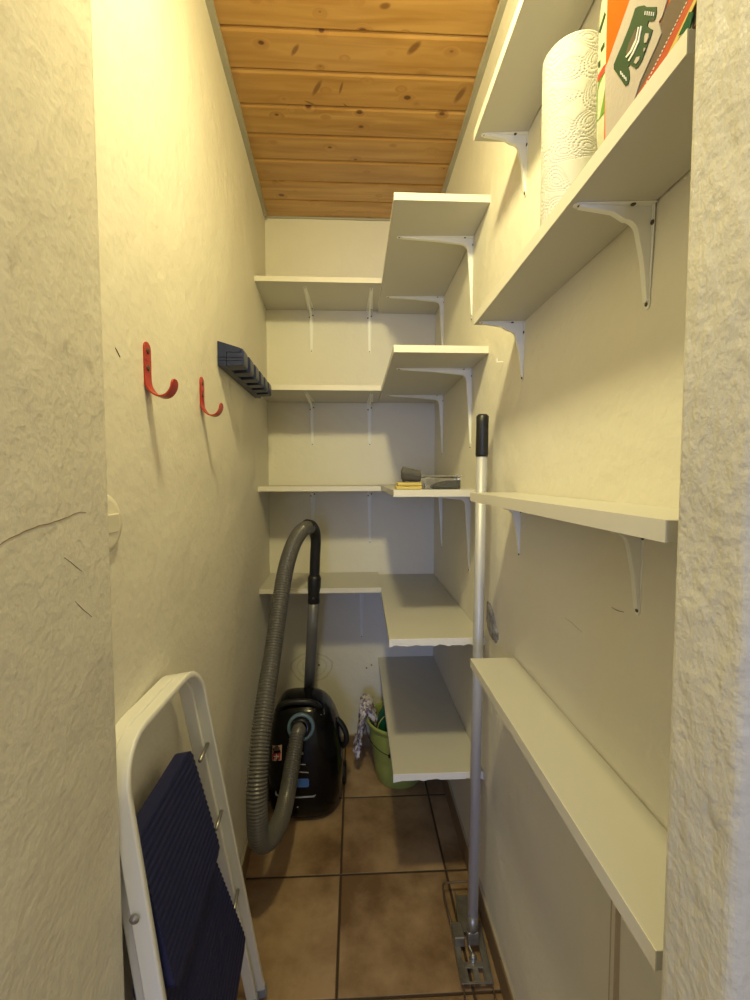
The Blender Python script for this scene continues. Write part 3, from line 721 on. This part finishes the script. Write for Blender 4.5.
U = [onz(442+2, 925, zp+.006), onz(441, 884, zp+.006)]
W1 = [onz(451, 922, zp+.012), onz(449, 915, zp+.016), onz(446, 903, zp+.02), onz(443.6, 892, zp+.024), onz(442.8, 886.5, zp+.026), onz(444.2, 883.6, zp+.026), onz(447.5, 882.8, zp+.026), onz(456, 882, zp+.026), onz(467, 881.5, zp+.026)]
obj('wire_loop', sweep(NB(), even(smoothpath(W1, 90), .003), .0028, 10), m_wire, mop, smooth=True)
for u, u2 in ((463, 466), (492, 497)):
    W2 = [onz(u, 983, zp+.004), onz((u+u2)/2, 995, zp+.004), onz(u2, 1008, zp+.004), onz(u2+3, 1030, zp)]
    obj('wire_leg', sweep(NB(), even(smoothpath(W2, 20), .006), .0022, 8), m_wire, mop, smooth=True)
# joint: fork, yoke and thumb knob
ax = d.normalized()
bm = NB(); sweep(bm, [pb+ax*.03, pb+ax*.0, pb-ax*.012], [.0150, .0150, .012], 18); obj('socket', bm, m_steel, mop, smooth=True)
q0 = pb-ax*.03
bm = NB(); box(bm, q0.x-.015, q0.x+.015, q0.y-.012, q0.y+.006, q0.z-.016, q0.z+.020); obj('yoke', bm, m_steel, mop, bev=.004, seg=3)
kc = quad(.52, .62)+V(0, 0, .004)
obj('thumb_knob', lathe(NB(), [(.0001, .014), (.006, .013), (.0085, .008), (.0085, .002), (.010, 0)], kc, 20), m_steel, mop, smooth=True)
obj('spring_wire', sweep(NB(), even(smoothpath([q0+V(-.012, -.012, -.012), q0+V(-.006, -.026, -.018), q0+V(.003, -.034, -.018), kc+V(0, .01, .006), kc+V(.0, 0, .012)], 30), .003), .0018, 8), m_alu, mop, smooth=True)

# ---------------------------------------------------------------- folding step ladder
lad = thing('step_ladder', (-.2, .78, -H), 'folded white step ladder with two navy treads leaning on the left wall', 'step ladder')
TF, TN = V(-.291, .790, -.337), V(-.292, .528, -.332)
BF, BN = V(-.229, 1.004, -H+.008), V(-.178, .531, -H+.008)
NOR = (TF-BF).cross(BN-BF).normalized()
if NOR.x < 0: NOR = -NOR
def LP(s, t_, off=0.): return (TN.lerp(TF, s)).lerp(BN.lerp(BF, s), t_) + NOR*off   # s: near->far, t: top->bottom
def uframe(s0, s1, t0, t1, off, w, th, rad, name, m, drop=None):
    """bent flat-oval tube: up one leg, across, down the other"""
    Lt = (BF-TF).length; Wt = (TF-TN).length; rs = rad/Wt; rtt = rad/Lt
    pts = [LP(s0, t1, off), LP(s0, t0+(t1-t0)*.5, off), LP(s0, t0+rtt*1.6, off)]
    for k in range(0, 7):
        a = math.radians(180 - k*15); pts.append(LP(s0+rs+rs*math.cos(a), t0+rtt-rtt*math.sin(a), off))
    for k in range(0, 7):
        a = math.radians(90 - k*15); pts.append(LP(s1-rs+rs*math.cos(a), t0+rtt-rtt*math.sin(a), off))
    pts += [LP(s1, t0+rtt*1.6, off), LP(s1, t0+(t1-t0)*.5, off), LP(s1, t1, off)]
    P = []
    for a_, b_ in zip(pts, pts[1:]):
        n = max(1, int((b_-a_).length/.012)); P += [a_.lerp(b_, i/n) for i in range(n)]
    P.append(pts[-1])
    c_ = .3
    sec = [(1, -1+c_), (1, 1-c_), (1-c_*.4, 1), (-1+c_*.4, 1), (-1, 1-c_), (-1, -1+c_), (-1+c_*.4, -1), (1-c_*.4, -1)]
    sec = [(a*w/2, b*th/2) for a, b in sec]
    return obj(name, sweep(NB(), P, 1, sec=sec, upv=NOR), m, lad, smooth=False, bev=.0012)
uframe(.0, 1.0, .0, .985, 0, .022, .011, .060, 'front_frame', m_ladder)
uframe(.04, .96, -.004, .985, -.0170, .022, .011, .060, 'rear_frame', m_ladder)
for s, off in ((0, 0), (1, 0), (.04, -.017), (.96, -.017)):
    a = LP(s, .965, off); b = LP(s, .999, off)
    obj('foot_cap', sweep(NB(), [a, b], 1, sec=[(-.0135, -.0085), (.0135, -.0085), (.0135, .0085), (-.0135, .0085)], upv=NOR), m_foot, lad, bev=.003)
def tread(name, s0, s1, t0, t1, o0, o1, ribs):
    """ribbed plate: profile along t swept along s, rounded corners"""
    bm = NB(); nT_ = ribs*4; nS = 18; Lt = (BF-TF).length
    top = []; rc = .035
    def half(tt):      # how much corners pull in
        dt = min(tt-t0, t1-tt)*Lt; 
        return 0 if dt >= .018 else (.018 - math.sqrt(max(0, .018**2-(.018-dt)**2)))/.36
    grid = []; back = []
    for i in range(nT_+1):
        off = o0+(o1-o0)*i/nT_; tt = t0+(t1-t0)*i/nT_; h_ = .0012 if i % 4 in (1, 2) else 0; hh = half(tt)
        grid.append([bm.verts.new(LP(s0+hh+(s1-s0-2*hh)*j/nS, tt, off+h_)) for j in range(nS+1)])
        back.append([bm.verts.new(LP(s0+hh+(s1-s0-2*hh)*j/nS, tt, off-.020)) for j in (0, nS)])
    for a, b in zip(grid, grid[1:]):
        for j in range(nS): bm.faces.new((a[j], a[j+1], b[j+1], b[j]))
    for i in range(nT_):
        bm.faces.new((back[i][0], grid[i][0], grid[i+1][0], back[i+1][0])); bm.faces.new((back[i][1], back[i+1][1], grid[i+1][nS], grid[i][nS]))
        bm.faces.new((back[i][0], back[i+1][0], back[i+1][1], back[i][1]))
    bm.faces.new(grid[0] + [back[0][1], back[0][0]]); bm.faces.new(grid[-1][::-1] + [back[-1][0], back[-1][1]])
    return obj(name, bm, m_step, lad)
tread('tread', .028, .69, .130, .365, .004, .020, 18)
tread('tread', .028, .77, .335, .645, -.012, .024, 24)
for s, t_, off in ((.90, .19, .004), (.93, .37, .004), (.93, .61, .004)):
    a = LP(s-.08, t_, -.002); b = LP(s+.085, t_-.003, -.002)
    obj('cross_bolt', sweep(NB(), [a, b], .0035, 10), m_steel, lad, smooth=True)
for s, t_ in ((.0, .225),):
    p = LP(s, t_, -.004); p2 = p + (LP(0, .3, 0)-LP(.1, .3, 0)).normalized()*.009
    obj('rivet', lathe(NB(), [(.0001, .003), (.004, .002), (.006, 0)], p2, 14, (LP(0, .3)-LP(1, .3))), m_steel, lad, smooth=True)
p = LP(1, .11, 0)

# ---------------------------------------------------------------- paper towel roll and packages on the near shelf
zS = .3443
roll = thing('paper_towel_roll', (.309, .637, zS), 'white embossed paper towel roll standing on the near right shelf', 'paper towel roll')
def pattern_h(u, v):                        # embossed leaves and curls, u around (m), v up (m); returns bump height
    cell = .036; a = 0
    iu = math.floor(u/cell); iv = math.floor(v/cell)
    for du in (-1, 0, 1):
        for dv in (-1, 0, 1):
            cu, cv = iu+du, iv+dv; rnd = random.Random(cu*73+cv*191+5)
            x = u-(cu+.5+rnd.uniform(-.18, .18))*cell; y = v-(cv+.5+rnd.uniform(-.18, .18))*cell; th = rnd.uniform(0, 6.28)
            xx = x*math.cos(th)+y*math.sin(th); yy = -x*math.sin(th)+y*math.cos(th)
            r = math.hypot(xx/1.6, yy/(.8*(1-.35*xx/.016)))
            for rr in (.0045, .0085, .0125, .0158):
                w = abs(r-rr)
                if w < .0012: a = max(a, (1-w/.0012)*(.55+.45*math.sin(math.atan2(yy, xx)*rr*2600)))
    return a
bm = NB(); R0, nS, nZ = .0415, 330, 330; g = []; hh = .241
for j in range(nZ+1):
    z = hh*j/nZ; row = []
    rr = R0 - .0025*max(0, 1-min(z, hh-z)/.003)
    for i in range(nS):
        a = 2*math.pi*i/nS
        facing = math.cos(a-math.radians(235))      # only the side that can be seen carries geometry detail
        h_ = pattern_h(a*R0, z) if (facing > -.15 and 0.004 < z < hh-.004) else 0
        row.append(bm.verts.new(V(.309+(rr-.0012*h_)*math.cos(a), .637+(rr-.0012*h_)*math.sin(a), zS+.0005+z)))
    g.append(row)
for a, b in zip(g, g[1:]):
    for k in range(nS): bm.faces.new((a[k], a[(k+1) % nS], b[(k+1) % nS], b[k]))
tr = [bm.verts.new(V(.309+.018*math.cos(2*math.pi*i/nS), .637+.018*math.sin(2*math.pi*i/nS), zS+hh)) for i in range(nS)]
for k in range(nS): bm.faces.new((g[-1][k], g[-1][(k+1) % nS], tr[(k+1) % nS], tr[k]))
bm.faces.new(g[0][::-1])
obj('paper', bm, m_paper, roll, smooth=True)
obj('cardboard_core', lathe(NB(), [(.0182, .002), (.0182, hh+.0005), (.0165, hh+.0005), (.0165, .002)], V(.309, .637, zS), 32), m_brown, roll, smooth=True)

# soft green and white pack
pk = thing('plastic_pack', (.305, .50, zS), 'pale plastic pack with green and red print between towel roll and orange package', 'packet')
bm = NB(); rings = []; NZ = 24
for j in range(NZ+1):
    f = j/NZ; z = zS+.0005+.235*f; e = 1-.75*abs(2*f-1)**7; r = []
    for k in range(40):
        a = 2*math.pi*k/40; c, s = math.cos(a), math.sin(a)
        r.append(bm.verts.new(V(.318+.037*math.copysign(abs(c)**.7, c)*(e*.9+.1), .508+.032*math.copysign(abs(s)**.7, s)*e, z)))
    rings.append(r)
for a, b in zip(rings, rings[1:]):
    for k in range(40): bm.faces.new((a[k], a[(k+1) % 40], b[(k+1) % 40], b[k]))
bm.faces.new(rings[0][::-1]); bm.faces.new(rings[-1]); bmesh.ops.recalc_face_normals(bm, faces=bm.faces)
pbv = BVHTree.FromBMesh(bm); pko = obj('wrapper', bm, m_film, pk, smooth=True)
def pdecal(name, pts, m, th=.0006):
    bm = NB(); F = []; B_ = []
    P = []
    for i in range(len(pts)):
        a, b = Vector(pts[i]), Vector(pts[(i+1) % len(pts)]); n = max(1, int((b-a).length/2)); P += [a.lerp(b, k/n) for k in range(n)]
    for u, v in P:
        d = ray(u, v).normalized(); h = pbv.ray_cast(Vector((0, 0, 0)), d)
        if not h[0]: continue
        F.append(bm.verts.new(h[0]+h[1]*th)); B_.append(bm.verts.new(h[0]-h[1]*.0005))
    if len(F) < 3: bm.free(); return
    bm.faces.new(F); n = len(F)
    for i in range(n): bm.faces.new((F[i], B_[i], B_[(i+1) % n], F[(i+1) % n]))
    obj(name, bm, m, pko)
pdecal('green_print', [(599, 82), (606, 70), (612, 60), (612, 104), (600, 118), (595.5, 124), (596, 108)], m_leaf)
pdecal('red_print', [(597.5, 77), (604, 66), (610, 60), (610, 66), (604, 73), (598, 82)], m_redt)
pdecal('dark_print', [(601, 49), (604.5, 42), (604.5, 46), (601.5, 52)], m_egreen)
pdecal('dark_print', [(598.5, 63), (600.5, 60), (600.5, 66), (598.8, 68)], m_egreen)
pdecal('dark_print', [(599, 32), (605, 12), (606, 14), (600.5, 33)], m_egreen)

# orange mop-pad package (flat front face at x = XP)
XP = .2625
ob = thing('mop_pad_package', (.30, .40, zS), 'orange boxed mop pad package showing grey pad with green emblem on near right shelf', 'package')
yF = onx(605.3, 60, XP).y
bm = NB(); box(bm, XP, XP+.034, .352, yF, zS+.0005, zS+.25); obj('box', bm, m_orange, ob, bev=.0012)
def flat(name, L, m, parent, lift, clip=True, X=XP):
    P = [onx(u, v, X) for u, v in L]; P = [V(X+.0004, p.y, max(p.z, zS+.001)) for p in P]
    return obj(name, prism(NB(), P, (-lift-.0004, 0, 0)), m, parent)
flat('dark_background', [(664, -60), (672, -60), (672, -2), (664, 14), (652, 55), (640, 85), (628, 115), (700, 60), (740, -60)], m_brown, ob, .0004)
pad = flat('mop_pad', [(650, -50), (672, -50), (668.5, 0), (663, 17), (660, 22), (662.5, 33), (659, 42), (650, 62), (641, 82), (632, 112), (606.2, 150), (606.2, 68), (609, 62), (631, 0)], m_pad, ob, .0012)
obj_e = [(640, 6.5), (646, 5.5), (648, 7), (658.5, 7), (658.5, 13), (656.5, 20), (654, 21), (650.5, 21), (649, 26), (651.5, 28.5), (654.6, 30), (652.5, 37), (648, 49), (644, 60), (640, 67), (637.5, 68.5), (634, 66), (632, 64), (629.5, 67), (631, 71),
         (631.5, 78), (630, 84), (627, 86), (621, 77), (618, 72.5), (615.5, 69), (615.5, 64.5), (619, 56), (625, 42), (631, 27), (635, 15), (637, 8.5)]
em = flat('emblem', obj_e, m_egreen, pad, .0019)
flat('emblem_cutout', [(637, 31), (639, 27.5), (637.5, 38), (634, 49), (629.5, 55), (628.5, 53), (631, 44)], m_brown, em, .0024)
flat('emblem_arc', [(640.5, 27), (641.6, 27.5), (639, 41), (634, 52), (629, 58), (628, 56.8), (632.8, 50.5), (638, 39)], m_white, em, .0026)
flat('emblem_arc', [(643.2, 26), (644.4, 26.5), (641.5, 42), (636, 54), (631.5, 61.5), (630.5, 60.5), (635, 52.5), (640.3, 40.5)], m_white, em, .0026)
flat('emblem_gap', [(648, 33.5), (651.5, 33.5), (651, 38), (649, 42.5), (646.8, 43), (647, 37)], m_pad, em, .0026)
flat('emblem_gap', [(639, 57), (642.5, 56.5), (641.5, 60), (638.5, 64), (636.5, 62.5)], m_pad, em, .0026)
flat('emblem_gap', [(646.5, 48), (648, 48), (647.5, 50), (646, 52)], m_pad, em, .0026)
for x_, y_ in ((647.5, 14), (649.6, 14.3), (651.7, 14.6), (653.8, 14.9), (656, 15.2)): flat('emblem_line', [(x_, y_-3), (x_+.7, y_-3), (x_+.2, y_+1), (x_-.5, y_+1)], m_white, em, .0025)
for x_, y_ in ((622.5, 72.5), (624.2, 74.6), (625.9, 76.6), (627.6, 78.5)): flat('emblem_line', [(x_, y_-1.5), (x_+.7, y_-1.2), (x_+1.2, y_+2.4), (x_+.4, y_+2)], m_white, em, .0025)

sb = thing('stitched_bag', (.30, .36, zS), 'low orange and cream bag with white stitching, nearest item on near right shelf', 'bag')
X2 = .2605
def low(name, L, m, parent, lift): return flat(name, L, m, parent, lift, X=X2)
P = [onx(u, v, X2) for u, v in ((626, 122), (660, 58), (690, -3), (702, -30), (730, -30), (720, 40), (640, 122))]
P = [V(X2, max(p.y, .349), max(p.z, zS+.0006)) for p in P]
bagb = obj('bag_body', prism(NB(), P, (.0015, 0, 0)), m_card, sb)
low('orange_band', [(627, 122), (660, 57), (690, -3), (696, -3), (668, 55), (642, 95), (634, 110)], m_redor, sb, .0006)
low('yellow_band', [(668, 55), (696, -3), (699, -3), (672, 55), (650, 88)], m_yellow, sb, .0006)
low('green_corner', [(679, 36), (690, 12), (694, 12), (690, 30)], m_dgreen, sb, .0007)
for k in range(26):
    f = k/25; u, v = 634+(688.5-634)*f, 109+(0-109)*f
    low('stitch', [(u, v), (u+.9, v-.3), (u+1.9, v-2.6), (u+1.0, v-2.3)], m_white, sb, .0010)

# ---------------------------------------------------------------- small things on the far right middle shelf
z3 = -.0363
t = thing('storage_box', (.25, 1.26, z3), 'small clear plastic box of dark parts on far right shelf beside yellow cloths', 'plastic box')
a = ony(424, 486, 1.22); b = ony(460.5, 486, 1.22); x0, x1 = a.x, b.x
bm = NB(); box(bm, x0, x1, 1.215, 1.30, z3+.0005, z3+.034); obj('tray', bm, m_clear, t, bev=.004)
bm = NB(); box(bm, x0-.002, x1+.002, 1.213, 1.302, z3+.0345, z3+.040); obj('lid', bm, m_clear, t, bev=.002)
bm = NB(); nx = 14
pf = [bm.verts.new(V(x0+.02+(x1-x0-.024)*i/nx, 1.223, z3+.004)) for i in range(nx+1)]
bmesh.ops.delete(bm, geom=bm.verts[:], context='VERTS')
pr = [V(x0+.022, 1.222, z3+.004), V(x1-.005, 1.222, z3+.004), V(x1-.005, 1.222, z3+.025), V(x1-.03, 1.222, z3+.024), V(x0+.05, 1.222, z3+.020), V(x0+.028, 1.222, z3+.012)]
obj('contents', prism(bm, pr, (0, .07, 0)), m_parts, t, bev=.003)
bm = NB(); box(bm, x1-.008, x1-.003, 1.2155, 1.2185, z3+.004, z3+.026); obj('latch', bm, m_blackm, t, bev=.001)
a = ony(396, 486, 1.22); x0 = a.x; x1 = ony(421, 486, 1.22).x
for k, (dx, dz, lab) in enumerate(((0, .0005, 'lower'), (.003, .0105, 'upper'))):
    bm = NB(); n_ = 16; g = []
    for i in range(n_+1):
        row = []
        for j in range(9):
            xx = x0+dx+(x1-x0-dx)*i/n_; yy = 1.205+.06*j/8; row.append((xx, yy, .0014*noise.noise(V(xx*60, yy*60, k*3))))
        g.append(row)
    lo_ = [[bm.verts.new(V(x, y, z3+dz)) for x, y, h_ in r] for r in g]; hi = [[bm.verts.new(V(x, y, z3+dz+.0085+h_)) for x, y, h_ in r] for r in g]
    for i in range(n_):
        for j in range(8): bm.faces.new((hi[i][j], hi[i+1][j], hi[i+1][j+1], hi[i][j+1])); bm.faces.new((lo_[i][j], lo_[i][j+1], lo_[i+1][j+1], lo_[i+1][j]))
        bm.faces.new((lo_[i][0], lo_[i+1][0], hi[i+1][0], hi[i][0])); bm.faces.new((lo_[i][8], hi[i][8], hi[i+1][8], lo_[i+1][8]))
    for j in range(8): bm.faces.new((lo_[0][j], hi[0][j], hi[0][j+1], lo_[0][j+1])); bm.faces.new((lo_[n_][j], lo_[n_][j+1], hi[n_][j+1], hi[n_][j]))
    o = obj('sponge_cloth', bm, m_yellow, at=V((x0+x1)/2, 1.235, z3+dz), bev=.0015)
    tag(o, lab + ' yellow folded cloth of the pair beside the clear box', 'cloth', 'yellow folded cloths')
# rolled grey work glove / rag with an open dark end
bm = NB(); c = ony(409, 474, 1.245); rings = []
for i in range(15):
    f = i/14; r = []
    for k in range(24):
        a = 2*math.pi*k/24; rr = (.024*(1-.30*f))*(1+.16*noise.noise(V(math.cos(a)*2, math.sin(a)*2, f*3)))*(.55 if i == 0 else 1)
        r.append(bm.verts.new(V(c.x-.022+.052*f, c.y-.015*f+rr*math.cos(a), c.z+.006-.006*f+rr*math.sin(a)*.9)))
    rings.append(r)
inn = [bm.verts.new(v.co*1.0) for v in rings[-1]]
cc = sum((v.co for v in inn), Vector())/24
for v in inn: v.co = cc+(v.co-cc)*.72
deep = [bm.verts.new(v.co+V(-.02, .004, 0)) for v in inn]; rings += [inn, deep]
for a, b in zip(rings, rings[1:]):
    for k in range(24): bm.faces.new((a[k], a[(k+1) % 24], b[(k+1) % 24], b[k]))
bm.faces.new(rings[0][::-1]); bm.faces.new(deep)
zmin = min(v.co.z for v in bm.verts)
bmesh.ops.translate(bm, verts=bm.verts, vec=(0, 0, z3+.0205-zmin))
tag(obj('rolled_rag', bm, m_grey, at=V(c.x, c.y, z3+.02), smooth=True), 'dark grey rolled rag lying on the yellow cloths', 'rag')
